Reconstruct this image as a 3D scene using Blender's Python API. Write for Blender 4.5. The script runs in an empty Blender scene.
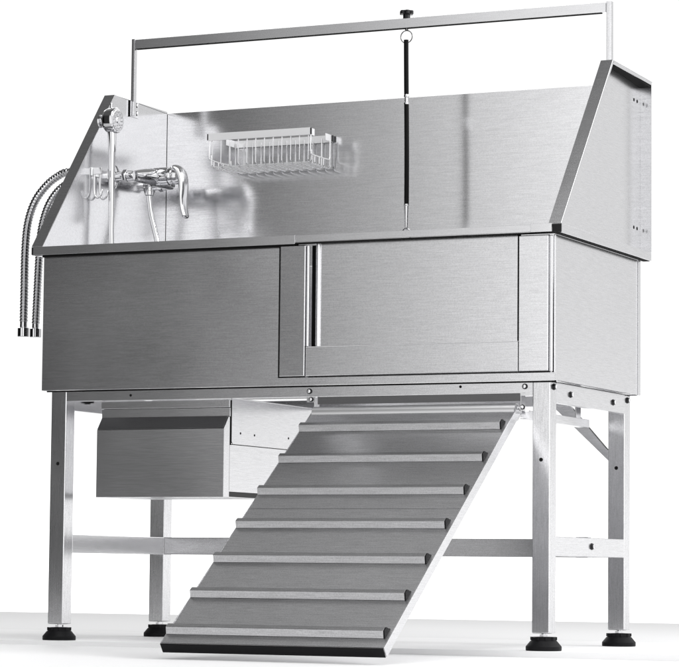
import bpy, bmesh, math, random
from mathutils import Vector, Matrix
random.seed(4)
S = bpy.context.scene
C = S.collection
PI = math.pi
V = Vector

# ------------------------------------------------------------------ materials
def new_mat(name):
    m = bpy.data.materials.new(name); m.use_nodes = True
    nt = m.node_tree; return m, nt, nt.nodes['Principled BSDF']

def steel(name, col=0.62, rough=0.22, axis='x', grain=0.5, rvar=0.08, bump=0.02, metal=1.0):
    m, nt, p = new_mat(name)
    tc = nt.nodes.new('ShaderNodeTexCoord'); mp = nt.nodes.new('ShaderNodeMapping')
    sc = {'x': (26, 650, 650), 'z': (650, 650, 26), 'y': (650, 26, 650)}[axis]
    mp.inputs['Scale'].default_value = sc
    nt.links.new(tc.outputs['Object'], mp.inputs['Vector'])
    n = nt.nodes.new('ShaderNodeTexNoise'); n.inputs['Scale'].default_value = 1.0
    n.inputs['Detail'].default_value = 3; nt.links.new(mp.outputs[0], n.inputs['Vector'])
    # fine speckle grain of the satin sheet
    n2 = nt.nodes.new('ShaderNodeTexNoise'); n2.inputs['Scale'].default_value = 420
    n2.inputs['Detail'].default_value = 3; nt.links.new(tc.outputs['Object'], n2.inputs['Vector'])
    n3 = nt.nodes.new('ShaderNodeTexNoise'); n3.inputs['Scale'].default_value = 3.5
    nt.links.new(tc.outputs['Object'], n3.inputs['Vector'])
    add = nt.nodes.new('ShaderNodeMath'); add.operation = 'ADD'
    nt.links.new(n.outputs['Fac'], add.inputs[0]); nt.links.new(n2.outputs['Fac'], add.inputs[1])
    mr = nt.nodes.new('ShaderNodeMapRange')
    mr.inputs['From Min'].default_value = .6; mr.inputs['From Max'].default_value = 1.4
    mr.inputs['To Min'].default_value = col * (1 - .16 * grain); mr.inputs['To Max'].default_value = col * (1 + .16 * grain)
    nt.links.new(add.outputs[0], mr.inputs['Value'])
    cb = nt.nodes.new('ShaderNodeCombineColor')
    mm = nt.nodes.new('ShaderNodeMath'); mm.operation = 'MULTIPLY'; mm.inputs[1].default_value = 1.018
    nt.links.new(mr.outputs[0], mm.inputs[0])
    nt.links.new(mr.outputs[0], cb.inputs[0]); nt.links.new(mr.outputs[0], cb.inputs[1]); nt.links.new(mm.outputs[0], cb.inputs[2])
    nt.links.new(cb.outputs[0], p.inputs['Base Color'])
    rr = nt.nodes.new('ShaderNodeMapRange'); rr.inputs['From Min'].default_value = .3; rr.inputs['From Max'].default_value = .7
    rr.inputs['To Min'].default_value = rough * (1 - rvar); rr.inputs['To Max'].default_value = rough * (1 + rvar)
    nt.links.new(n3.outputs['Fac'], rr.inputs['Value']); nt.links.new(rr.outputs[0], p.inputs['Roughness'])
    if bump:
        b = nt.nodes.new('ShaderNodeBump'); b.inputs['Strength'].default_value = bump; b.inputs['Distance'].default_value = .001
        nt.links.new(add.outputs[0], b.inputs['Height']); nt.links.new(b.outputs[0], p.inputs['Normal'])
    p.inputs['Metallic'].default_value = metal
    return m

def plain(name, col, rough, metal=0.0, noise=0.0, scale=120, spec=None):
    m, nt, p = new_mat(name)
    p.inputs['Roughness'].default_value = rough; p.inputs['Metallic'].default_value = metal
    if spec is not None: p.inputs['Specular IOR Level'].default_value = spec
    tc = nt.nodes.new('ShaderNodeTexCoord'); n = nt.nodes.new('ShaderNodeTexNoise')
    n.inputs['Scale'].default_value = scale; nt.links.new(tc.outputs['Object'], n.inputs['Vector'])
    cr = nt.nodes.new('ShaderNodeMapRange')
    cr.inputs['To Min'].default_value = 1 - noise; cr.inputs['To Max'].default_value = 1 + noise
    nt.links.new(n.outputs['Fac'], cr.inputs['Value'])
    mx = nt.nodes.new('ShaderNodeVectorMath'); mx.operation = 'SCALE'; mx.inputs[0].default_value = col
    nt.links.new(cr.outputs[0], mx.inputs['Scale']); nt.links.new(mx.outputs[0], p.inputs['Base Color'])
    return m

M_panel = steel('satin_steel_panel', .72, .19, 'x', grain=1.0, bump=.011)
M_splash = steel('satin_steel_splash', .66, .16, 'x', grain=.9, bump=.01)
M_leg = steel('satin_steel_leg', .70, .19, 'z', grain=1.2, bump=.015)
M_side = steel('satin_steel_side', .73, .22, 'y', grain=.8, bump=.015)
M_ramp = steel('satin_steel_ramp', .67, .30, 'x', grain=1.6)
M_tread = steel('satin_steel_tread', .50, .30, 'x', grain=1.6)
M_shaded = steel('shaded_steel', .42, .26, 'x', grain=1.2, bump=.012)  # darker copy of the steel, shade painted into the rear stretcher
M_rail = steel('satin_steel_rail', .72, .20, 'x', bump=.01)
M_floor_steel = plain('bright_base_steel', (.86, .86, .87), .35, 1.0)
M_chrome = plain('polished_chrome', (.62, .62, .63), .05, 1.0)
M_wire = plain('bright_wire', (.60, .60, .61), .16, 1.0)
M_basket = plain('nickel_basket_wire', (.80, .80, .81), .32, .45)
M_ring = plain('dark_ring_steel', (.16, .16, .16), .2, 1.0)
M_shade = steel('dark_shade_steel', .15, .35, 'x')  # darkened steel for shade painted below the apron and on the drawer
M_hose = plain('hose_steel', (.45, .45, .46), .16, 1.0)
M_rubber = plain('black_rubber', (.006, .006, .007), .5, 0, .2, spec=.15)
M_black = plain('black_plastic', (.006, .006, .007), .30, 0, .1, spec=.25)
M_strap = plain('black_leather', (.004, .004, .004), .55, 0, .3, 300, spec=.1)
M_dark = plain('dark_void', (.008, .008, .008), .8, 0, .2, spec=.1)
M_clear = plain('pale_plastic', (.78, .79, .80), .18, 0, .03)
M_floor = plain('white_floor', (.91, .91, .915), .6, 0, .01, 3, spec=.12)
M_floor2 = plain('shaded_floor', (.87, .87, .875), .6, 0, .01, 3, spec=.12)

# ------------------------------------------------------------------ mesh helpers
class MB:
    def __init__(s): s.bm = bmesh.new()
    def _merge(s, b):
        me = bpy.data.meshes.new('t'); b.to_mesh(me); b.free(); s.bm.from_mesh(me); bpy.data.meshes.remove(me)
    def box(s, x0, x1, y0, y1, z0, z1, bev=.0008, seg=2):
        b = bmesh.new(); bmesh.ops.create_cube(b, size=1)
        for v in b.verts:
            v.co = V(((x0 + x1) / 2 + v.co.x * (x1 - x0), (y0 + y1) / 2 + v.co.y * (y1 - y0), (z0 + z1) / 2 + v.co.z * (z1 - z0)))
        if bev:
            bev = min(bev, .45 * min(x1 - x0, y1 - y0, z1 - z0))
            bmesh.ops.bevel(b, geom=b.edges[:], offset=bev, segments=seg, affect='EDGES', profile=.5)
        s._merge(b); return s
    def prism(s, poly, axis, a0, a1, bev=.0008):
        """poly: 2-D points in the plane normal to axis (the other two axes in xyz order)"""
        b = bmesh.new()
        def mk(p, a):
            if axis == 'x': return V((a, p[0], p[1]))
            if axis == 'y': return V((p[0], a, p[1]))
            return V((p[0], p[1], a))
        v0 = [b.verts.new(mk(p, a0)) for p in poly]; v1 = [b.verts.new(mk(p, a1)) for p in poly]
        n = len(poly)
        b.faces.new(v0); b.faces.new(v1[::-1])
        for i in range(n): b.faces.new((v0[i], v0[(i + 1) % n], v1[(i + 1) % n], v1[i]))
        bmesh.ops.recalc_face_normals(b, faces=b.faces[:])
        if bev: bmesh.ops.bevel(b, geom=b.edges[:], offset=bev, segments=2, affect='EDGES', profile=.5)
        s._merge(b); return s
    def tube(s, pts, r, n=14, cap=True, closed=False):
        """r: radius, or list of one radius per point"""
        b = bmesh.new(); pts = [V(p) for p in pts]; N = len(pts)
        rs = r if isinstance(r, (list, tuple)) else [r] * N
        rings = []; up = None
        for i, p in enumerate(pts):
            if closed: t = (pts[(i + 1) % N] - pts[i - 1]).normalized()
            else: t = (pts[min(i + 1, N - 1)] - pts[max(i - 1, 0)])
            if t.length < 1e-9: t = V((0, 0, 1))
            t.normalize()
            if up is None:
                up = V((0, 0, 1)) if abs(t.z) < .9 else V((1, 0, 0))
            u = (up - t * up.dot(t)).normalized(); w = t.cross(u); up = u
            rings.append([b.verts.new(p + (u * math.cos(a) + w * math.sin(a)) * rs[i]) for a in [2 * PI * k / n for k in range(n)]])
        for i in range(N if closed else N - 1):
            A = rings[i]; B = rings[(i + 1) % N]
            for k in range(n):
                f = b.faces.new((A[k], A[(k + 1) % n], B[(k + 1) % n], B[k])); f.smooth = True
        if cap and not closed:
            b.faces.new(rings[0][::-1]); b.faces.new(rings[-1])
        bmesh.ops.recalc_face_normals(b, faces=b.faces[:])
        s._merge(b); return s
    def lathe(s, prof, origin, axis, n=40, smooth=True):
        """prof: (distance along axis, radius)"""
        o = V(origin); a = V(axis).normalized()
        u = a.orthogonal().normalized(); w = a.cross(u)
        b = bmesh.new(); rings = []
        for d, r in prof:
            rings.append([b.verts.new(o + a * d + (u * math.cos(t) + w * math.sin(t)) * max(r, 1e-5)) for t in [2 * PI * k / n for k in range(n)]])
        for A, B in zip(rings, rings[1:]):
            for k in range(n):
                f = b.faces.new((A[k], A[(k + 1) % n], B[(k + 1) % n], B[k])); f.smooth = smooth
        b.faces.new(rings[0][::-1]); b.faces.new(rings[-1])
        bmesh.ops.recalc_face_normals(b, faces=b.faces[:])
        s._merge(b); return s
    def build(s, name, mat, parent=None):
        me = bpy.data.meshes.new(name); s.bm.to_mesh(me); s.bm.free()
        me.materials.append(mat)
        if hasattr(s, 'bright'):
            me.materials[0] = M_bolt; me.materials.append(M_floor_steel)
            for i in range(s.bright[0]): me.polygons[i].material_index = 1
        o = bpy.data.objects.new(name, me); C.objects.link(o)
        try: me.set_sharp_from_angle(angle=math.radians(38))
        except Exception: pass
        wn = o.modifiers.new('weighted', 'WEIGHTED_NORMAL'); wn.keep_sharp = True; wn.weight = 100
        if parent:
            o.parent = parent
            w = V((0, 0, 0)); q = parent
            while q: w += q.location; q = q.parent
            o.location = (0, 0, 0)
            for v in me.vertices: v.co -= w
        return o

def thing(name, label, cat, loc=(0, 0, 0), group=None):
    o = bpy.data.objects.new(name, None); C.objects.link(o); o.location = loc
    o.empty_display_size = .05
    o['label'] = label; o['category'] = cat
    if group: o['group'] = group
    return o

def smooth_path(pts, n=10, close=False):
    """Catmull-Rom through points"""
    P = [V(p) for p in pts]; out = []
    for i in range(len(P) - 1):
        p0 = P[max(i - 1, 0)]; p1 = P[i]; p2 = P[i + 1]; p3 = P[min(i + 2, len(P) - 1)]
        for k in range(n):
            t = k / n
            out.append(.5 * ((2 * p1) + (p2 - p0) * t + (2 * p0 - 5 * p1 + 4 * p2 - p3) * t * t + (3 * p1 - p0 - 3 * p2 + p3) * t ** 3))
    out.append(P[-1]); return out

M_bolt = plain('dark_bolt_steel', (.05, .05, .052), .25, 1.0)
def screw_head(mb, o, axis, r=.0052, h=.004):
    a = V(axis).normalized()
    mb.lathe([(h * .4, r * .80), (h * 1.02, r * .80), (h * 1.12, r * .5), (h * 1.13, .0001)], V(o), a, 16)
    n0 = len(mb.bm.faces); mb.bright = getattr(mb, 'bright', []) + [n0]
    mb.lathe([(0, r * 1.25), (.0012, r * 1.25), (.0012, r), (h * .7, r), (h, r * .6), (h, r * .42), (h * .4, r * .40)], o, axis, 20)

def screw(name, o, axis, r, h, parent):
    w = MB(); w.lathe([(0, r * 1.35), (.0008, r * 1.35)], o, axis, 20)
    k = MB(); screw_head(k, V(o) + V(axis) * .0009, axis, r * .95, h)
    p = k.build(name, M_chrome, parent); w.bm.free()
    return p

def hole_dot(mb, o, axis, r=.0030):
    mb.lathe([(0, r), (.0006, r)], o, axis, 16)

# ------------------------------------------------------------------ dimensions (metres)
L, D = 1.27, .559
ZB, ZT, ZR = .5765, .8913, .911           # tub bottom, underside of rim, top of rim
OV = .0213                                # rim overhang
LX, LS, LZ = .017, .040, .037             # leg inset, leg size, leg bottom
GT, GZ, GY = .0286, 1.320, .308           # guard flange, guard top, guard front y at top
XL, XR = -OV + GT, L + OV - GT            # inner faces of the guards
YB = D + OV                               # back plane

# ------------------------------------------------------------------ setting
def sheet(name, pts, mat, zthick=None):
    b = bmesh.new()
    vs = [b.verts.new(p) for p in pts]; b.faces.new(vs)
    if zthick:
        lo = [b.verts.new((p[0], p[1], p[2] - zthick)) for p in pts]
        n = len(pts)
        for i in range(n): b.faces.new((vs[i], lo[i], lo[(i + 1) % n], vs[(i + 1) % n]))
        b.faces.new(lo[::-1])
    bmesh.ops.recalc_face_normals(b, faces=b.faces[:])
    me = bpy.data.meshes.new(name); b.to_mesh(me); b.free(); me.materials.append(mat)
    o = bpy.data.objects.new(name, me); C.objects.link(o); o['kind'] = 'structure'; return o
# raised platform under the feet; lower floor in front, dropping gently to the right
sheet('platform', [(-3.2, -.03, 0), (5.2, -.03, 0), (5.2, .95, 0), (-3.2, .95, 0)], M_floor, .020)
sheet('rear_platform', [(-3.2, .955, .0), (5.2, .955, .0), (5.2, 3.5, .0), (-3.2, 3.5, .0)], M_floor2, .020)  # grey shading of the floor's back put into a slightly darker colour
sheet('floor', [(-3.2, -1.6, -.001), (5.2, -1.6, -.024), (5.2, .6, -.024), (-3.2, .6, -.001)], M_floor)

# ------------------------------------------------------------------ the tub
tub = thing('grooming_tub', 'brushed stainless steel dog grooming tub on four tall legs with sloped splash guards', 'grooming tub', (L / 2, D / 2, 0))

# basin shell
b = MB(); b.prism([(0, ZB), (L, ZB), (L, .5935), (.680, .5935), (.680, ZT - .0004), (0, ZT - .0004)], 'y', 0, .0015, .0004)
b.build('front_panel', M_panel, tub)
b = MB(); b.box(L - .0015, L, .0165, D - .018, ZB + .001, ZT - .0004, .0005)
b.box(L - .004, L + .0012, .002, .0160, ZB, ZT - .0004, .0012)           # front corner fold
b.box(L - .004, L + .0022, D - .0165, D, ZB, ZT - .0004, .0012)          # rear corner fold
b.build('side_panel', M_side, tub)
b = MB(); b.box(0, .0015, .0018, D, ZB, ZT - .0004, .0005); b.build('side_panel', M_side, tub)
b = MB(); b.box(.002, L - .006, D - .0017, D - .0002, ZB, ZT - .0004, 0); b.build('back_panel', M_panel, tub)
b = MB(); b.box(.003, L - .007, .003, D - .003, ZB + .002, ZB + .004, 0)
b.box(.003, L - .007, .003, .0045, ZB + .005, .640, 0)
b.build('basin_floor', M_panel, tub)

# door: two stiles, lower rail, recessed sliding panel
def tilt(mb, x0, k):
    for v in mb.bm.verts:
        if v.co.y < -.0016: v.co.y += k * (v.co.x - x0)
    return mb
dr = MB(); dr.box(.7000, 1.1892, .0045, .0085, .655, ZT + .004, .0016, 3)
dr.box(.7000, .7075, .0045, .0165, .655, ZT + .004, .0034, 4); dr = dr.build('door', M_panel, tub)
st = MB(); st.box(.6195, .6820, -.0125, -.0015, .5962, ZT - .003, .0016, 3)
st.box(.6795, .6820, -.0014, .008, .5962, ZT - .003, .0006); tilt(st, .6500, -.011); st.build('stile', M_panel, dr)
st = MB(); st.box(1.1910, 1.2585, -.0125, -.0015, .5962, ZT - .003, .0016, 3)
st.box(1.1910, 1.1935, -.0014, .020, .5962, ZT - .003, .0006); tilt(st, 1.225, .003); st.build('stile', M_panel, dr)
st = MB(); st.box(1.2592, 1.2662, -.0060, -.0003, .5950, ZT - .003, .0018, 3); st.build('corner_bead', M_side, dr)
st = MB(); st.box(.6835, 1.1892, -.0095, .0012, .5962, .6610, .0018, 3); st.build('lower_rail', M_panel, dr)
st = MB(); st.tube([(.6845, -.0090, .6608), (1.1885, -.0090, .6608)], .0009, 10); st.build('rail_highlight', M_floor_steel, dr)  # bright bead put in as the highlight along the rail's top edge
for x0, x1 in ((.6118, .6790), (1.1888, 1.2580)):  # dark strips painting in the shade lines beside the stiles
    st = MB(); st.box(x0, x1, -.0013, -.0001, .5938, ZT - .001, 0); st.build('shade_strip', M_dark, dr)
st = MB(); st.tube([(.6862, -.0052, .6630), (.6862, -.0052, ZT - .004)], .0033, 24); st.build('stile_bead', M_side, dr)
st = MB(); st.tube([(.7075, .0035, .6630), (.7075, .0035, ZT + .003)], .0054, 28); st.build('door_bead', M_side, dr)
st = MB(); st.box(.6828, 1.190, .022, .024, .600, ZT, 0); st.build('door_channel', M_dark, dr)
st = MB(); st.box(1.1826, 1.1890, .0032, .0043, .6630, ZT + .002, 0); st.build('shade_strip', M_dark, dr)  # dark strip painted in as the shade line at the right stile
st = MB(); st.box(.6840, 1.1890, -.0030, -.0002, .5942, .5958, 0); st.build('shade_strip', M_dark, dr)  # dark strip painted in as the shade below the lower rail

# rim: strips all round, in the three visible lengths along the front
def rim_strip(x0, x1, y0, z0, z1):
    b = MB(); b.prism([(y0, z0), (y0, z1), (.024, z1), (.024, z1 - .003), (y0 + .003, z1 - .003), (y0 + .003, z0)], 'x', x0, x1, .0006); return b
r = rim_strip(-OV + .0035, .6600, -OV, ZT, ZR).build('rim', M_rail, tub)
rim_strip(.6605, 1.2205, -OV + .0018, ZT + .0040, ZR - .0004).build('rim', M_rail, tub)
rr = rim_strip(1.2210, L + OV - .0210, -OV - .001, ZT + .0025, ZR + .0012); rr.build('rim', M_rail, tub)
b = MB(); b.box(L + OV - .003, L + OV, -OV + .004, YB, ZT, ZR, .0006); b.box(XR, L + OV - .0032, -OV + .006, YB, ZR - .003, ZR - .0004, 0)
b.box(L + .003, L + OV - .0032, -OV + .008, YB, ZT + .0006, ZT + .002, 0)
b.build('rim', M_side, tub)
b = MB(); b.box(-OV, -OV + .003, -OV + .004, YB, ZT, ZR, .0006); b.box(-OV + .0032, XL, -OV + .006, YB, ZR - .003, ZR - .0004, 0)
b.build('rim', M_side, tub)
b = MB(); b.box(-OV + .004, L + OV - .004, YB - .003, YB - .0004, ZT, ZR, .0006); b.build('rim', M_panel, tub)
for g in ((-OV + .004, L + OV - .022, -OV + .0042, -.0003), ):  # dark strips here and below paint in the shade under the rim
    b = MB(); b.box(g[0], g[1], g[2], g[3], ZT + .0008, ZT + .0030, 0); b.build('rim_shade', M_dark, tub)
b = MB(); b.box(.002, .6595, -.0110, -.0003, ZT - .0042, ZT + .0006, 0); b.build('rim_shade', M_dark, tub)
b = MB(); b.box(L + .0026, L + OV - .0036, -OV + .0040, YB - .003, ZT - .0008, ZT + .0004, 0); b.build('rim_shade', M_dark, tub)
b = MB(); b.box(.004, L - .003, .0168, .0180, ZB - .0030, ZB + .0005, 0); b.build('frame_shade', M_dark, tub)  # dark strips painting in the shade line between tub and frame
b = MB(); b.box(LX + .001, L - LX - .001, LX - .0006, .0160, ZB - .0014, ZB - .0002, 0); b.build('frame_shade', M_dark, tub)
b = MB(); b.box(L - LX - .0010, L - LX + .0007, LX + .002, D - .018, ZB - .0014, ZB - .0002, 0); b.build('frame_shade', M_dark, tub)
# black corner caps
for x0, x1 in ((L + OV - .0205, L + OV + .0004), (-OV - .0004, -OV + .0032)):
    b = MB(); b.box(x0, x1, -OV - .0004, -OV + .0036, ZT + .001, ZR - .0006, .0010); b.build('corner_cap', M_black, tub)

# splash guards: sloped flange outward, panel inside, top flange with a turned-down lip
slope = [(-OV, ZR + .0008), (GY, GZ)]
def guard(sign):
    # sign +1: right, -1: left
    if sign > 0: xi, xo = XR, L + OV
    else: xi, xo = XL, -OV
    a, c = min(xi, xo), max(xi, xo)
    pan = MB()
    pa, pb = (xi, xi + .0015) if sign > 0 else (xi - .0015, xi)
    pan.prism([(-OV, ZR + .0008), (GY, GZ - .0016), (YB - .002, GZ - .0016), (YB - .002, ZR + .0008)], 'x', pa, pb, 0)
    g = pan.build('splash_guard', M_splash if sign < 0 else M_side, tub)
    f = MB(); dy = slope[1][0] - slope[0][0]; dz = slope[1][1] - slope[0][1]; ln = math.hypot(dy, dz)
    nx, nz = dz / ln * .0016, -dy / ln * .0016
    f.prism([slope[0], slope[1], (slope[1][0] + nx, slope[1][1] + nz), (slope[0][0] + nx, slope[0][1] + nz)], 'x', a, c, .0003)
    k = 5
    e0, e1 = (xo - .0018, xo + .0003) if sign > 0 else (xo - .0003, xo + .0018)
    f.prism([(slope[0][0] + nx * .2, slope[0][1]), (slope[1][0] + nx * .2, slope[1][1] + nz), (slope[1][0] + nx * k, slope[1][1] + nz * k), (slope[0][0] + nx * k, slope[0][1])], 'x', e0, e1, .0004)
    f.build('sloped_flange', M_panel, g)
    t = MB(); t.prism([(GY + .002, GZ - .0016), (GY + .002, GZ), (YB, GZ - .006), (YB, GZ - .0076)], 'x', a, c, .0003)
    t.prism([(GY + .004, GZ - .009), (GY + .002, GZ - .0018), (YB, GZ - .0078), (YB, GZ - .0150)], 'x', e0, e1, .0004)
    t.build('top_flange', M_side, g)
    for y, z in ((.533, 1.2655), (.556, 1.2650), (.533, .9665), (.556, .9660)):
        if sign > 0: h = MB(); hole_dot(h, (xi + .0015, y, z), (1, 0, 0), .0040); h.build('plate_hole', M_dark, g)  # dark disc drawn as a hole in the guard
    return g
gr = guard(1); gl = guard(-1)
b = MB(); b.box(XR + .0018, XR + .0060, GY + .016, GY + .022, GZ - .034, GZ - .012, .0010); b.build('tab', M_dark, gr)
b = MB(); b.prism([(GY + .05, GZ - .0030), (YB - .003, GZ - .0088), (YB - .003, GZ - .0200), (GY + .05, GZ - .0058)], 'x', XR + .0018, L + OV - .0022, 0); b.build('dark_edge', M_dark, gr)  # dark wedge, the dark reflection under the flange painted in
# backsplash
b = MB(); b.prism([(-OV, ZR + .0008), (L + OV, ZR + .0008), (L + OV, GZ - .006), (-OV, GZ - .006)], 'y', YB - .0018, YB, .0003)
b.box(-OV + .002, L + OV - .002, YB + .0002, YB + .012, GZ - .0078, GZ - .0062, 0)
b.build('backsplash', M_splash, tub)
b = MB(); b.box(XL + .0002, XL + .0007, YB - .0026, YB - .0020, ZR + .001, GZ - .008, 0); b.build('corner_seam', M_dark, tub)

# legs
def leg(x, y, hole):
    lg = MB()
    lg.box(x, x + LS, y, y + LS, LZ, ZB - .0012, .0022, 3)
    o = lg.build('leg', M_leg, tub)
    cx, cy = x + LS / 2, y + LS / 2
    f = MB()
    f.lathe([(0, .0375), (.0015, .0385), (.009, .0385), (.0115, .0365), (.0210, .0285), (.0215, .0270), (.0285, .0270), (.0295, .0255), (.0300, .010)], (cx, cy, .0), (0, 0, 1), 40)
    for k in range(10):
        a = 2 * PI * k / 10 + .2
        q = V((cx + .0262 * math.cos(a), cy + .0262 * math.sin(a), .0225))
        f.tube([q, q + V((0, 0, .007))], .0030, 8)
    ft = f.build('foot', M_rubber, o)
    s = MB(); s.lathe([(0, .0052), (.012, .0052)], (cx, cy, .027), (0, 0, 1), 16)
    s.lathe([(0, .0095), (.0045, .0095)], (cx, cy, .0305), (0, 0, 1), 6, False); s.build('threaded_stud', M_chrome, ft)
    h = MB()
    if hole: hole_dot(h, (cx, y, .4075), (0, -1, 0), .0042); h.build('leg_hole', M_dark, o)
    else: h.bm.free()
    return o
xr0 = L - LX - LS; yr0 = D - .017 - LS
lf = [leg(LX, LX, True), leg(xr0, LX, True), leg(LX, yr0, False), leg(xr0, yr0, True)]

# aprons (angle section) between the legs, flat stretchers below
ya = .018
b = MB(); b.box(LX + LS, xr0, ya, ya + .0015, .5520, ZB - .0012, .0004); b.box(LX + LS, xr0, ya + .002, ya + .026, .5520, .5534, .0004)
ap = b.build('apron', M_panel, tub)
for x, z in ((.6817, .5640), (1.1950, .5655)): screw('bolt', (x, ya, z), (0, -1, 0), .0052, .004, ap)
for x, z in ((.2265, .5628), (1.0450, .5675)): b = MB(); hole_dot(b, (x, ya, z), (0, -1, 0)); b.build('bolt_hole', M_dark, ap)
b = MB(); b.box(LX + LS, xr0, yr0 + .002, yr0 + .0035, .5520, ZB - .0012, .0004); b.box(LX + LS, xr0, yr0 + .004, yr0 + .028, .5520, .5534, .0004)
b.build('apron', M_panel, tub)
b = MB(); b.box(.700, 1.1830, .0215, .0235, .5345, .5515, 0); b.build('shadow_strip', M_shade, tub)
for sx in (0, 1):
    b = MB()
    if sx: b.box(L - LX - .0017, L - LX + .0003, LX + LS, yr0, .5320, ZB - .0012, .0004); b.box(L - LX - .016, L - LX - .002, LX + LS, yr0, .5320, .5332, 0)
    else: b.box(LX + LS - .0017, LX + LS - .0002, LX + LS, yr0, .5320, ZB - .0012, .0004); b.box(LX + LS - .022, LX + LS - .002, LX + LS, yr0, .5320, .5332, 0)
    ap = b.build('apron', M_side, tub)
    if sx:
        for y, z in ((.0400, .5650), (.1431, .5541), (.4218, .5534), (.5210, .5638)):
            b = MB(); screw_head(b, (L - LX + .0003, y, z), (1, 0, 0), .0058, .006); b.build('bolt', M_chrome, ap)
    else:
        b = MB(); b.lathe([(0, .006), (.006, .006), (.006, .0035), (.016, .0035)], (LX + LS - .0002, .115, .556), (1, 0, 0), 12)
        b.build('bolt', M_black, ap)
# stretchers
for x0 in (LX, xr0):
    b = MB(); b.box(x0 + .0004, x0 + LS - .0004, LX + LS, yr0, .2020, .2440, .0014, 3); s = b.build('stretcher', M_side, tub)
    if x0 > 1:
        b = MB(); screw_head(b, (x0 + LS - .0004, .2835, .2250), (1, 0, 0), .0062, .006); b.build('bolt', M_chrome, s)
        for z0 in (.2440, .2000): b = MB(); b.box(x0 + .01, x0 + LS - .002, .262, .285, z0, z0 + .002, .0006); b.build('saddle_clip', M_side, s)
b = MB(); b.box(LX + LS, xr0, yr0 + .0004, yr0 + LS - .0004, .2020, .2440, .0014, 3); b.build('stretcher', M_shaded, tub)
# diagonal brace at the rear right leg
b = MB(); b.prism([(1.075, .5515), (1.118, .5515), (xr0, .4450), (xr0, .4230)], 'y', yr0 + .006, yr0 + .020, .0010); b.build('brace', M_panel, tub)
# ramp storage rails beneath the basin
for x0 in (1.188, ):
    b = MB(); b.box(x0, x0 + .0018, .060, .440, .4975, .5160, .0005); b.box(x0 - .020, x0 - .0003, .060, .440, .4975, .4990, .0003)
    sr = b.build('storage_rail', M_side, tub)
    b = MB(); b.box(x0 - .004, x0 - .0006, .360, .3900, .4995, .5740, .0006); b.build('hanger', M_panel, sr)
# hinge brackets holding the ramp
for x0, x1 in ((1.1835, 1.2120), (.6735, .6955)):
    b = MB()
    if x0 > 1:
        b.box(x0, x0 + .0018, .0200, .046, .4990, .5512, .0005)
        b.prism([(x0 + .002, .5060), (x0 + .008, .4965), (x1, .4930), (x1, .5110), (x0 + .012, .5110), (x0 + .002, .5150)], 'y', .0195, .0210, .0004)
        b.prism([(x0, .5455), (x1, .5455), (x1, .5515), (x0, .5515)], 'y', .0195, .0210, .0004)
    else:
        b.box(x1 - .004, x1 - .0022, .0200, .046, .5120, .5512, .0005)
        b.box(x0, x1, .0200, .0215, .5400, .5512, .0005)
    hb = b.build('hinge_bracket', M_side, tub)
    b = MB(); screw_head(b, ((x0 + .006) if x0 > 1 else .6850, .0193, .5210 if x0 > 1 else .5460), (0, -1, 0), .0045); b.build('bolt', M_chrome, hb)

# drawer and its runner plate
X0, X1 = .1380, .4680
b = MB(); b.prism([(.0200, .3290), (.0200, .4840), (.0420, .5120), (.0480, .5120), (.0480, .3290)], 'x', X0, X1, .0008)
dw = b.build('drawer', M_panel, tub)
b = MB(); b.box(X0 - .001, X1 + .002, .0440, .0475, .5125, .5325, .0006); b.box(X0 - .001, X1 + .002, .0410, .0460, .5335, .5510, .0010)
b.build('top_lip', M_panel, dw)
b = MB(); b.box(X0 + .004, X1 - .0015, .0490, .3700, .3420, .4495, .0008); b.build('drawer_box', M_side, dw)
b = MB(); b.box(X0 + .006, X1 - .0012, .0490, .2300, .3310, .3415, 0); b.build('drawer_base', M_black, dw)
b = MB(); b.box(X0 + .004, X1 - .0010, .0490, .2300, .3292, .3306, 0); b.build('base_sheet', M_floor_steel, dw)
b = MB(); b.prism([(.0190, .4850), (.0412, .5132), (.0400, .5136), (.0178, .4856)], 'x', X0 + .002, X1 - .002, 0); b.build('slope_shade', M_shade, dw)  # dark plate, the dark reflection on the drawer's slope painted in
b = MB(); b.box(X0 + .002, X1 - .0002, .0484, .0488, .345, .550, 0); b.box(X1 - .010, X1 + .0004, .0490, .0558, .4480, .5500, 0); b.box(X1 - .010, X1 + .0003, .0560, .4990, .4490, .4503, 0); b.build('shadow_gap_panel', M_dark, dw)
b = MB(); b.prism([(.0560, .4560), (.0620, .4505), (.5000, .4505), (.5000, .5540), (.0560, .5540)], 'x', X1 - .0010, X1 + .0008, 0)
b.box(X1 - .016, X1 + .0008, .0500, .5000, .5545, .5560, 0)
rp = b.build('runner_plate', M_side, tub)
for y, z in ((.1001, .4765), (.1715, .4753), (.3509, .4767)): b = MB(); hole_dot(b, (X1 + .0008, y, z), (1, 0, 0), .0026); b.build('plate_hole', M_dark, rp)  # dark discs drawn as holes in the plate
b = MB(); b.box(X0 + .001, X0 + .0026, .0500, .5000, .4505, .5540, 0); b.build('runner_plate', M_side, tub)

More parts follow.
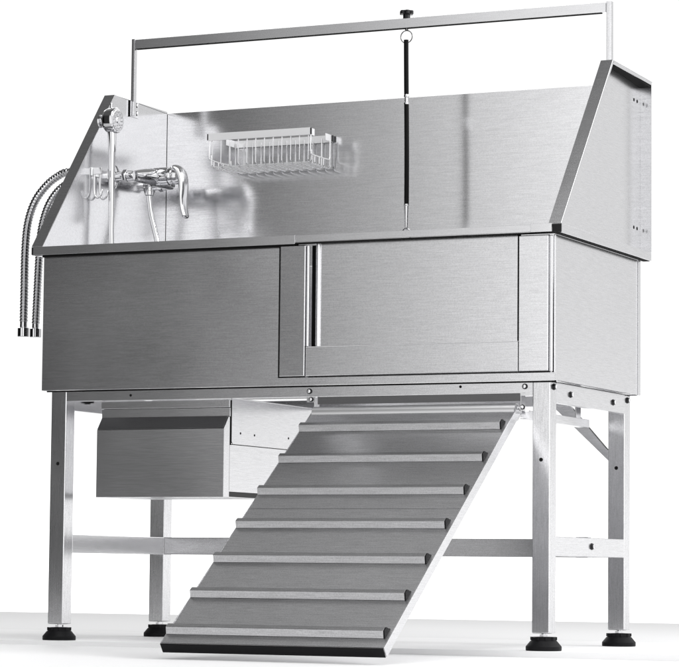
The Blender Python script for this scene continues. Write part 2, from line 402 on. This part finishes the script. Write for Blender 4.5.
# ------------------------------------------------------------------ overhead rail (arm) fixed to the guards
YP = .392
b = MB(); b.box(.0188, 1.2465, YP - .006, YP + .006, 1.4462, 1.4690, .0007)
arm = b.build('overhead_rail', M_rail, tub)
b = MB(); b.box(.0200, 1.2350, YP - .0058, YP + .0050, 1.4448, 1.4461, 0); b.build('dark_edge', M_dark, arm)  # dark strip, the rail underside's dark reflection painted in
for x0, x1 in ((.0086, .0176), (1.2482, 1.2606)):
    b = MB(); b.box(x0, x1, YP - .0062, YP + .0062, 1.2795, 1.4712, .0007); po = b.build('post', M_leg, arm)
b = MB(); b.box(XL + .0002, XL + .0022, YP - .010, YP + .034, 1.2780, 1.3170, .0006); br = b.build('mounting_plate', M_side, arm)
b = MB(); b.box(XL + .0002, XL + .0030, YP - .0118, YP - .0102, 1.2770, 1.3180, 0); b.build('dark_edge', M_dark, br)  # plain dark strip along the plate's front edge
for z in (1.289, 1.309): b = MB(); screw_head(b, (XL + .0022, YP + .020, z), (1, 0, 0), .0048); b.build('bolt', M_chrome, br)

# ------------------------------------------------------------------ ramp
ramp = thing('ramp', 'ribbed grey steel ramp sloping down from the tub door to the floor', 'ramp', (.9425, -.69, 0))
A = V((0, -.6950, .0190)); Bp = V((0, .0020, .5215))
t = (Bp - A).normalized(); nrm = V((0, -t.z, t.y)); RL = (Bp - A).length
RX0, RX1 = .6985, 1.1850
def rp3(x, s, h): return V((x, 0, 0)) + A + t * s + nrm * h
def ramp_box(mb, x0, x1, s0, s1, h0, h1, bev=.0006):
    q = MB(); q.box(x0, x1, s0, s1, h0, h1, bev)
    for v in q.bm.verts: v.co = rp3(v.co.x, v.co.y, v.co.z)
    me = bpy.data.meshes.new('t'); q.bm.to_mesh(me); q.bm.free(); mb.bm.from_mesh(me); bpy.data.meshes.remove(me)
seam = .472
b = MB(); ramp_box(b, RX0 + .002, RX1 - .002, .003, seam - .0008, -.0018, 0, .0004); b.build('lower_deck', M_ramp, ramp)
b = MB(); ramp_box(b, RX0 + .002, RX1 - .002, seam + .0008, RL, -.0018, 0, .0004); b.build('upper_deck', M_ramp, ramp)
b = MB(); ramp_box(b, RX0 + .003, RX1 - .003, seam - .004, seam + .004, -.006, -.0022, .0004); b.build('fold_hinge', M_wire, ramp)
for x0, x1 in ((RX0, RX0 + .0018), (RX1 - .0018, RX1)):
    b = MB(); ramp_box(b, x0, x1, .002, RL + .004, -.0225, .0004, .0005); b.build('side_rail', M_side, ramp)
b = MB(); ramp_box(b, RX0 + .0004, RX1 - .0020, -.0004, .0016, -.0220, -.0006, .0004); b.build('end_cap', M_rubber, ramp)
prof = [(.0190, 0), (.0120, .0060), (.0070, .0120), (.0040, .0138), (-.0060, .0140), (-.0130, .0)]
for k in range(7):
    z = .0490 + k * .0720
    s0 = (z - A.z) / t.z - .008
    cx0, cx1 = RX0 + .0006, RX1 - .0120
    q = MB(); q.prism([(s0 + p, h + .0003) for p, h in prof], 'x', cx0, cx1, .0010)
    for v in q.bm.verts: v.co = rp3(v.co.x, v.co.y, v.co.z)
    c = q.build('cleat', M_tread, ramp)
    q = MB(); q.prism([(s0 + p * 1.02, h * 1.04 + .0003) for p, h in prof], 'x', cx1 + .0002, cx1 + .0032, .0006)
    for v in q.bm.verts: v.co = rp3(v.co.x, v.co.y, v.co.z)
    q.build('rubber_end', M_rubber, c)
b = MB(); b.tube([(RX0 + .003, .0050, .5095), (RX1 - .003, .0050, .5095)], .0190, 48); b.build('top_roll', M_floor_steel, ramp)
b = MB(); b.tube([(RX0 - .004, .0060, .5110), (RX1 + .006, .0060, .5110)], .0045, 16); b.build('hinge_rod', M_wire, ramp)

# ------------------------------------------------------------------ wire basket
bk = thing('wire_basket', 'wide shallow chrome wire basket hanging on the backsplash', 'basket', (.335, .57, 1.147))
bx0, bx1, by0, by1, bz0, bz1 = .197, .474, .440, .5740, 1.1475, 1.2325
b = MB(); b.box(bx0, bx1, by0, by0 + .0022, bz1 - .0180, bz1, .0006)
b.build('front_band', M_basket, bk)
b = MB(); b.box(bx1 - .0020, bx1 + .0002, by0 + .003, by0 + .026, bz1 - .0175, bz1 - .0005, .0006); b.build('band_return', M_basket, bk)
b = MB(); b.box(bx0 - .0002, bx0 + .0020, by0 + .003, by0 + .026, bz1 - .0175, bz1 - .0005, .0006); b.build('band_return', M_basket, bk)
b = MB(); b.box(bx1 + .0001, bx1 + .0022, by0 - .0002, by0 + .0062, bz1 - .0165, bz1 - .001, .0004); b.build('black_end', M_black, bk)  # small black block at the end of the band
b = MB(); b.box(bx0 - .0030, bx0 - .0001, by0 - .0002, by0 + .0028, bz1 - .0165, bz1 - .001, .0004); b.build('black_end', M_black, bk)
b = MB(); b.box(bx1 - .0018, bx1 + .0004, by1 - .0070, by1 - .0006, bz1 - .0165, bz1 - .001, .0004); b.build('black_end', M_black, bk)
b = MB(); b.box(bx0 + .006, bx1 - .002, by1 - .0022, by1, bz1 - .0180, bz1, .0006)
b.box(bx1 - .0040, bx1 - .0020, by1 - .040, by1 - .0025, bz1 - .0175, bz1 - .0005, .0006)
b.box(bx0 + .0060, bx0 + .0080, by1 - .050, by1 - .0025, bz1 - .0175, bz1 - .0005, .0006)
b.build('back_band', M_basket, bk)
nW = 12
for k in range(nW):
    x = bx0 + .010 + (bx1 - bx0 - .016) * k / (nW - 1)
    rc = .012; y0, y1 = by0 + .0042, by1 - .0042
    pts = [(x, y0, bz1 - .008), (x, y0, bz0 + rc)]
    for a in (22.5, 45, 67.5): pts.append((x, y0 + rc - rc * math.cos(math.radians(a)), bz0 + rc - rc * math.sin(math.radians(a))))
    pts += [(x, y0 + rc, bz0), (x, y1 - rc, bz0)]
    for a in (22.5, 45, 67.5): pts.append((x, y1 - rc + rc * math.sin(math.radians(a)), bz0 + rc - rc * math.cos(math.radians(a))))
    pts += [(x, y1, bz0 + rc), (x, y1, bz1 - .008)]
    b = MB(); b.tube(pts, .0015, 8); b.build('wire', M_wire, bk)
for k in range(7):
    y = by0 + .014 + (by1 - by0 - .028) * k / 6
    rc = .010
    pts = [(bx0 + .002, y, bz0 + .003 + .030 * (k in (0, 6))), (bx0 + .003, y, bz0 + .008), (bx0 + .008, y, bz0 + .0034), (bx1 - .008, y, bz0 + .0034), (bx1 - .003, y, bz0 + .008), (bx1 - .002, y, bz0 + .003 + .030 * (k in (0, 6)))]
    if k not in (0, 6): pts = pts[2:4]
    b = MB(); b.tube(pts, .0012, 8); b.build('floor_wire', M_basket, bk)
for x in (bx0 + .001, bx1 - .001):
    for ys, ye in ((by0 + .006, by1 - .030), ):
        b = MB(); b.tube(smooth_path([(x, ys, bz1 - .014), (x, ys, bz1 - .05), (x, ys + .002, bz1 - .060), (x, ys + .012, bz1 - .064), (x, ye, bz1 - .064), (x, ye + .010, bz1 - .060), (x, ye + .012, bz1 - .05), (x, ye + .012, bz1 - .014)], 5), .0016, 8); b.build('side_wire', M_basket, bk)
        for yy in (.03, .055, .08):
            b = MB(); b.tube([(x, by0 + yy, bz1 - .064), (x, by0 + yy, bz0 + .004)], .0014, 8); b.build('side_wire', M_basket, bk)

# ------------------------------------------------------------------ faucet
YF = .400; ZF = 1.124
fc = thing('faucet', 'chrome lever mixer faucet on the left splash guard with two steel supply hoses', 'faucet', (XL, YF, ZF))
b = MB()
b.tube([(.066, .305, ZF - .006), (.066, .320, ZF - .005), (.068, .350, ZF - .002), (.070, .375, ZF), (.070, .425, ZF), (.068, .45, ZF - .002), (.066, .480, ZF - .005), (.066, .495, ZF - .006)],
       [.0120, .0150, .0185, .0215, .0215, .0185, .0150, .0120], 28)
b.lathe([(0, .0180), (.004, .0225), (.020, .0225), (.021, .0215), (.024, .0215), (.025, .0228), (.046, .0228), (.047, .0205), (.054, .0205), (.056, .0190)], (.068, YF, ZF + .002), (1, 0, 0), 40)
b.build('valve_body', M_chrome, fc)
for y in (.310, .490):
    b = MB(); b.lathe([(0, .0290), (.002, .0285), (.005, .020), (.006, .0120), (.030, .0110)], (XL + .0003, y, ZF - .006), (1, 0, 0), 32)
    b.lathe([(0, .0125), (.002, .0160), (.012, .0160), (.014, .0125)], (.034, y, ZF - .006), (1, 0, 0), 6, False)
    b.lathe([(0, .0135), (.010, .0130), (.018, .0120)], (.048, y, ZF - .006), (1, 0, 0), 28)
    b.build('inlet_union', M_chrome, fc)
# lever: wide curved blade hanging from the end of the cartridge
def blade(mb, pts, ws, ts):
    """pts: centre points, ws: half width along Y, ts: half thickness along X"""
    bm = bmesh.new(); rings = []; n = 20; P = [V(p) for p in pts]
    for i, p in enumerate(P):
        tg = (P[min(i + 1, len(P) - 1)] - P[max(i - 1, 0)]).normalized(); u = V((0, 1, 0)); w = tg.cross(u).normalized()
        rings.append([bm.verts.new(p + u * ws[i] * math.cos(2 * PI * k / n) + w * ts[i] * math.sin(2 * PI * k / n)) for k in range(n)])
    for A_, B_ in zip(rings, rings[1:]):
        for k in range(n): bm.faces.new((A_[k], A_[(k + 1) % n], B_[(k + 1) % n], B_[k])).smooth = True
    bm.faces.new(rings[0][::-1]); bm.faces.new(rings[-1]); bmesh.ops.recalc_face_normals(bm, faces=bm.faces[:])
    mb._merge(bm)
b = MB()
lp = smooth_path([(.124, YF, ZF + .0215), (.134, YF, ZF + .0200), (.1440, YF, ZF + .010), (.1500, YF, ZF - .008), (.1520, YF, ZF - .030), (.1525, YF, ZF - .055), (.1540, YF, ZF - .078), (.1590, YF, ZF - .098), (.162, YF, ZF - .102)], 5)
n = len(lp)
ws = []; ts = []
for i in range(n):
    f = i / (n - 1)
    ws.append(.025 * (1 - .45 * f) * math.sqrt(max(1 - max(0, (f - .85) / .15) ** 2, .02)) * (math.sqrt(min(1, .35 + f * 6))))
    ts.append((.0060 + .0050 * math.sin(PI * min(1, f * 1.6))) * (1 if f < .9 else max(.25, 1 - (f - .9) * 7)))
blade(b, lp, ws, ts)
b.lathe([(0, .0200), (.010, .0215), (.020, .0170), (.024, .008)], (.1235, YF, ZF + .002), (1, 0, 0), 32)
b.build('lever', M_wire, fc)
b = MB(); b.lathe([(0, .0105), (.005, .0105), (.006, .0088), (.014, .0088), (.015, .0100), (.024, .0100), (.026, .0070)], (.0560, YF, ZF - .018), (0, 0, -1), 24)
b.build('outlet_nut', M_chrome, fc)
# corrugated supply hoses outside the guard
def corrugated(path, r, pitch):
    # resample at pitch/6
    P = smooth_path(path, 24); d = [0]
    for a, c in zip(P, P[1:]): d.append(d[-1] + (c - a).length)
    out = []; rad = []; step = pitch / 6; s = 0; i = 0
    while s < d[-1]:
        while d[i + 1] < s: i += 1
        f = (s - d[i]) / max(d[i + 1] - d[i], 1e-9); out.append(P[i].lerp(P[i + 1], f))
        ph = (s / pitch) % 1; rad.append(r * (1 - .11 * (abs(ph - .5) > .32)))
        s += step
    return out, rad
h1 = [(-.008, .310, 1.118), (-.040, .308, 1.124), (-.0790, .305, 1.1300), (-.1187, .300, 1.1345), (-.1420, .300, 1.1270), (-.1740, .300, 1.1065), (-.2070, .300, 1.0690), (-.2270, .300, 1.0170), (-.2340, .300, .9490), (-.2345, .300, .8465), (-.2347, .300, .7660)]
h2 = [(-.008, .490, 1.130), (-.060, .480, 1.135), (-.120, .470, 1.1400), (-.1750, .455, 1.1400), (-.2000, .450, 1.1330), (-.2340, .450, 1.1110), (-.2620, .450, 1.0720), (-.2790, .450, 1.0150), (-.2840, .450, .9500), (-.2880, .450, .8500), (-.2905, .450, .7780)]
for path, yy in ((h1, .300), (h2, .450)):
    P, R_ = corrugated(path, .0102, .0078)
    b = MB(); b.tube(P, R_, 18); ho = b.build('supply_hose', M_hose, fc)
    e = V(path[-1])
    b = MB(); b.lathe([(0, .0085), (.012, .0090), (.013, .0110), (.0135, .0110), (.0300, .0110), (.0310, .0100)], e + V((0, 0, .002)), (0, 0, -1), 24)
    b.lathe([(0, .0125), (.001, .0142), (.0215, .0142), (.0230, .0125)], e + V((0, 0, -.0120)), (0, 0, -1), 32)
    b.build('hose_nut', M_chrome, ho)

# ------------------------------------------------------------------ hand shower with its hose
hs = thing('hand_shower', 'chrome hand shower with round head held upright beside the faucet', 'hand shower', (.042, .240, .95))
YH = .240
b = MB(); b.lathe([(0, .014), (.004, .022), (.010, .0285), (.016, .0305), (.030, .0310), (.0345, .0310), (.0365, .0295), (.0370, .0265)], (.0180, YH, 1.2440), (1, 0, 0), 48)
hd = b.build('shower_head', M_chrome, hs)
b = MB(); b.lathe([(0, .0262), (.0010, .0262), (.0018, .0240), (.0012, .0180), (.0016, .0100), (.0040, .0080), (.0045, .0050)], (.0549, YH, 1.2440), (1, 0, 0), 36)
for k in range(14):
    a = 2 * PI * k / 14
    b.lathe([(0, .0022), (.0032, .0014)], (.0560, YH + .0205 * math.cos(a), 1.2440 + .0205 * math.sin(a)), (1, 0, 0), 10)
    if k % 2 == 0: b.lathe([(0, .0020), (.0032, .0012)], (.0560, YH + .0135 * math.cos(a), 1.2440 + .0135 * math.sin(a)), (1, 0, 0), 10)
b.build('nozzle_plate', M_wire, hd)
b = MB(); b.tube([(.0395, YH, 1.2190), (.0400, YH, 1.2050), (.0405, YH, 1.1950), (.0408, YH, 1.1700), (.0408, YH, 1.165), (.0412, YH, 1.1000), (.0420, YH, 1.0300), (.0425, YH, 1.0100)], [.0110, .0104, .0100, .0094, .0080, .0078, .0074, .0072], 24)
b.build('handle', M_chrome, hs)
b = MB()
P = smooth_path([(.0425, YH, 1.011), (.0430, YH, .96), (.0470, .245, .86), (.060, .28, .76), (.085, .33, .72), (.105, .37, .78), (.100, .395, .88), (.0815, YF, .965), (.0640, YF, 1.030), (.0570, YF, 1.075), (.0560, YF, 1.0830)], 10)
b.tube(P, .0068, 18); b.build('shower_hose', M_chrome, hs)
b = MB(); b.lathe([(0, .016), (.003, .0155), (.006, .010), (.016, .0085)], (XL + .0004, YH, 1.2440), (1, 0, 0), 28)
b.lathe([(0, .0035), (.012, .0035), (.013, .002)], (.037, YH, 1.2740), (0, 0, 1), 12)
b.build('holder', M_chrome, hs)

# ------------------------------------------------------------------ double hook on the left guard
hk = thing('double_hook', 'small clear and chrome double hook on the left splash guard beside the faucet', 'hook', (XL, .215, 1.05))
b = MB(); b.box(XL + .0003, XL + .0040, .196, .242, 1.1060, 1.1260, .0012); b.build('base_plate', M_clear, hk)
b = MB(); b.box(XL + .0040, XL + .0280, .200, .2050, 1.1090, 1.1250, .0016); b.build('upper_peg', M_wire, hk)
for y in (.205, .232):
    b = MB(); b.tube(smooth_path([(XL + .005, y, 1.125), (XL + .0055, y, 1.100), (XL + .006, y, 1.072), (XL + .0080, y, 1.060), (XL + .0150, y, 1.0530), (XL + .0230, y, 1.0570), (XL + .0270, y, 1.0680), (XL + .027, y, 1.0720)], 6), .0026, 12)
    b.build('hook', M_wire, hk)

# ------------------------------------------------------------------ grooming leash on the overhead rail
XT = .7470
ls = thing('grooming_leash', 'thin black leash with steel slider hanging from the overhead rail by a ring', 'leash', (XT, YP, 1.4690))
b = MB(); b.lathe([(0, .0085), (.0090, .0085), (.0095, .0120), (.0105, .0125), (.0175, .0125), (.0190, .0110)], (XT, YP, 1.4692), (0, 0, 1), 28)
for k in range(6):
    a = 2 * PI * k / 6
    b.lathe([(0, .0050), (.001, .0056), (.0078, .0056), (.0088, .0048)], (XT + .0115 * math.cos(a), YP + .0115 * math.sin(a), 1.4788), (0, 0, 1), 16)
b.build('clamp_knob', M_black, ls)
b = MB(); b.lathe([(0, .0042), (.0040, .0040), (.0050, .0022), (.0065, .0022)], (XT, YP, 1.4460), (0, 0, -1), 16)
ring = [(XT + .0148 * math.cos(2 * PI * k / 36), YP, 1.4255 + .0148 * math.sin(2 * PI * k / 36)) for k in range(36)]
b.tube(ring, .0013, 8, closed=True); b.build('ring', M_ring, ls)
def strap(z0, z1):
    b = MB(); n = 14
    for_x = lambda z: XT + .0008 * math.sin((z - 1.0) * 11) + (1.42 - z) * .0080
    pts = [(for_x(z1 + (z0 - z1) * i / n), YP, z1 + (z0 - z1) * i / n) for i in range(n + 1)]
    b.tube(pts, .0056, 16); return b
strap(1.2877, 1.4180).build('strap', M_strap, ls)
strap(1.0270, 1.2640).build('strap', M_strap, ls)
b = MB(); b.lathe([(0, .0056), (.002, .0064), (.006, .0064), (.007, .0046), (.018, .0046), (.019, .0060), (.0236, .0060)], (XT + .0014, YP, 1.2876), (0, 0, -1), 20); b.build('slider', M_wire, ls)
b = MB(); b.lathe([(0, .0068), (.003, .0068), (.004, .0056), (.040, .0044), (.056, .0036), (.058, .0024)], (XT + .0032, YP, 1.0268), (0, 0, -1), 20)
lc = V((XT + .0034, YP, .9540))
b.tube([lc + V((.0115 * math.cos(2 * PI * k / 28), 0, .0150 * math.sin(2 * PI * k / 28))) for k in range(28)], .0018, 8, closed=True)
b.build('snap_hook', M_wire, ls)

# ------------------------------------------------------------------ camera
cam = bpy.data.cameras.new('camera'); co = bpy.data.objects.new('camera', cam); C.objects.link(co)
rx, ro, rz = 1.6544, .0098, .4348
RX, RO, RZ = 1.6543997, .0098, .4348
import math as _m
f_px = 2829.19
Rm = Matrix.Rotation(RZ, 4, 'Z') @ Matrix.Rotation(RX, 4, 'X') @ Matrix.Rotation(RO, 4, 'Z')
co.matrix_world = Matrix.Translation((3.39229, -5.66327, .16648)) @ Rm
cam.sensor_fit = 'HORIZONTAL'; cam.sensor_width = 36; cam.lens = f_px / 679 * 36
cam.clip_start = .1; cam.clip_end = 200
S.camera = co

# ------------------------------------------------------------------ light: world gradient shaped for the steel's reflections, added unseen fill lamps
w = bpy.data.worlds.new('World'); S.world = w; w.use_nodes = True
nt = w.node_tree; bg = nt.nodes['Background']
tc = nt.nodes.new('ShaderNodeTexCoord'); sx = nt.nodes.new('ShaderNodeSeparateXYZ')
nt.links.new(tc.outputs['Generated'], sx.inputs[0])
def mr(src, a, b_, c, d):
    n = nt.nodes.new('ShaderNodeMapRange'); n.interpolation_type = 'SMOOTHSTEP'
    for k, v in zip(('From Min', 'From Max', 'To Min', 'To Max'), (a, b_, c, d)): n.inputs[k].default_value = v
    nt.links.new(src, n.inputs['Value']); return n.outputs[0]
def mix(fac, a, b_):
    n = nt.nodes.new('ShaderNodeMix'); n.data_type = 'FLOAT'
    nt.links.new(fac, n.inputs[0])
    for i, v in ((2, a), (3, b_)):
        if hasattr(v, 'links'): nt.links.new(v, n.inputs[i])
        else: n.inputs[i].default_value = v
    return n.outputs[0]
front = mr(sx.outputs['Y'], -.25, .10, 1, 0)
fval = mr(sx.outputs['X'], -.465, -.30, .045, 1.52)
add = nt.nodes.new('ShaderNodeMath'); add.operation = 'ADD'
nt.links.new(fval, add.inputs[0]); nt.links.new(mr(sx.outputs['X'], -.15, .36, 0, .35), add.inputs[1]); fval = add.outputs[0]
bb = mr(sx.outputs['Z'], .24, .36, 0, 2.5)  # bright band added high at the back to light the floor
ba = nt.nodes.new('ShaderNodeMath'); ba.operation = 'ADD'; nt.links.new(bb, ba.inputs[0]); nt.links.new(mr(sx.outputs['X'], -.05, .30, 1.10, .86), ba.inputs[1])
bc = nt.nodes.new('ShaderNodeMath'); bc.operation = 'ADD'; nt.links.new(ba.outputs[0], bc.inputs[0]); nt.links.new(mr(sx.outputs['Z'], .0, .085, .45, 0), bc.inputs[1])
v = mix(front, bc.outputs[0], fval)
added_dark_band = mr(sx.outputs['X'], -.22, -.14, 0, 1); added_dark_band2 = mr(sx.outputs['X'], .16, .24, 1, 0)  # unseen dark band added at the back for black tube edges
fm = nt.nodes.new('ShaderNodeMath'); fm.operation = 'MULTIPLY'; nt.links.new(added_dark_band, fm.inputs[0]); nt.links.new(added_dark_band2, fm.inputs[1])
fz = nt.nodes.new('ShaderNodeMath'); fz.operation = 'MULTIPLY'; nt.links.new(fm.outputs[0], fz.inputs[0]); nt.links.new(mr(sx.outputs['Y'], .0, .10, 0, 1), fz.inputs[1])
v = mix(fz.outputs[0], v, .05)
g1 = mr(sx.outputs['X'], .04, .10, 0, 1); g2 = mr(sx.outputs['X'], .26, .32, 1, 0)  # matching dark band added in front, out of view
gm = nt.nodes.new('ShaderNodeMath'); gm.operation = 'MULTIPLY'; nt.links.new(g1, gm.inputs[0]); nt.links.new(g2, gm.inputs[1])
gz = nt.nodes.new('ShaderNodeMath'); gz.operation = 'MULTIPLY'; nt.links.new(gm.outputs[0], gz.inputs[0]); nt.links.new(mr(sx.outputs['Y'], -.10, 0, 1, 0), gz.inputs[1])
v = mix(gz.outputs[0], v, .05)
lf1 = mr(sx.outputs['X'], -.72, -.64, .06, 1)
lm_ = nt.nodes.new('ShaderNodeMath'); lm_.operation = 'MULTIPLY'; nt.links.new(v, lm_.inputs[0]); nt.links.new(lf1, lm_.inputs[1]); v = lm_.outputs[0]
zen = mr(sx.outputs['Z'], .42, .68, 0, 1)
v = mix(zen, v, mr(sx.outputs['Y'], -.05, .35, .12, .34))
nt.links.new(v, bg.inputs['Strength']); bg.inputs['Color'].default_value = (1, 1, 1.0, 1)

def area(name, loc, target, size, power, sy=None):
    l = bpy.data.lights.new(name, 'AREA'); l.energy = power; l.size = size
    if sy: l.shape = 'RECTANGLE'; l.size_y = sy
    o = bpy.data.objects.new(name, l); C.objects.link(o); o.location = loc
    o.rotation_euler = (V(target) - V(loc)).to_track_quat('-Z', 'Y').to_euler(); return o
area('right_fill', (3.6, .8, 2.6), (.8, .2, .3), 1.4, 60, 1.4)  # unseen fill lamp added at the right
area('floor_fill', (1.6, -1.4, 4.2), (.9, -.4, 0), 3.2, 90, 3.2)  # unseen lamp added overhead to whiten the floor

S.view_settings.view_transform = 'Standard'; S.view_settings.look = 'None'
S.view_settings.exposure = 0; S.view_settings.gamma = 1
S.render.engine = 'CYCLES'; S.cycles.max_bounces = 10; S.cycles.glossy_bounces = 8; S.cycles.use_denoising = True
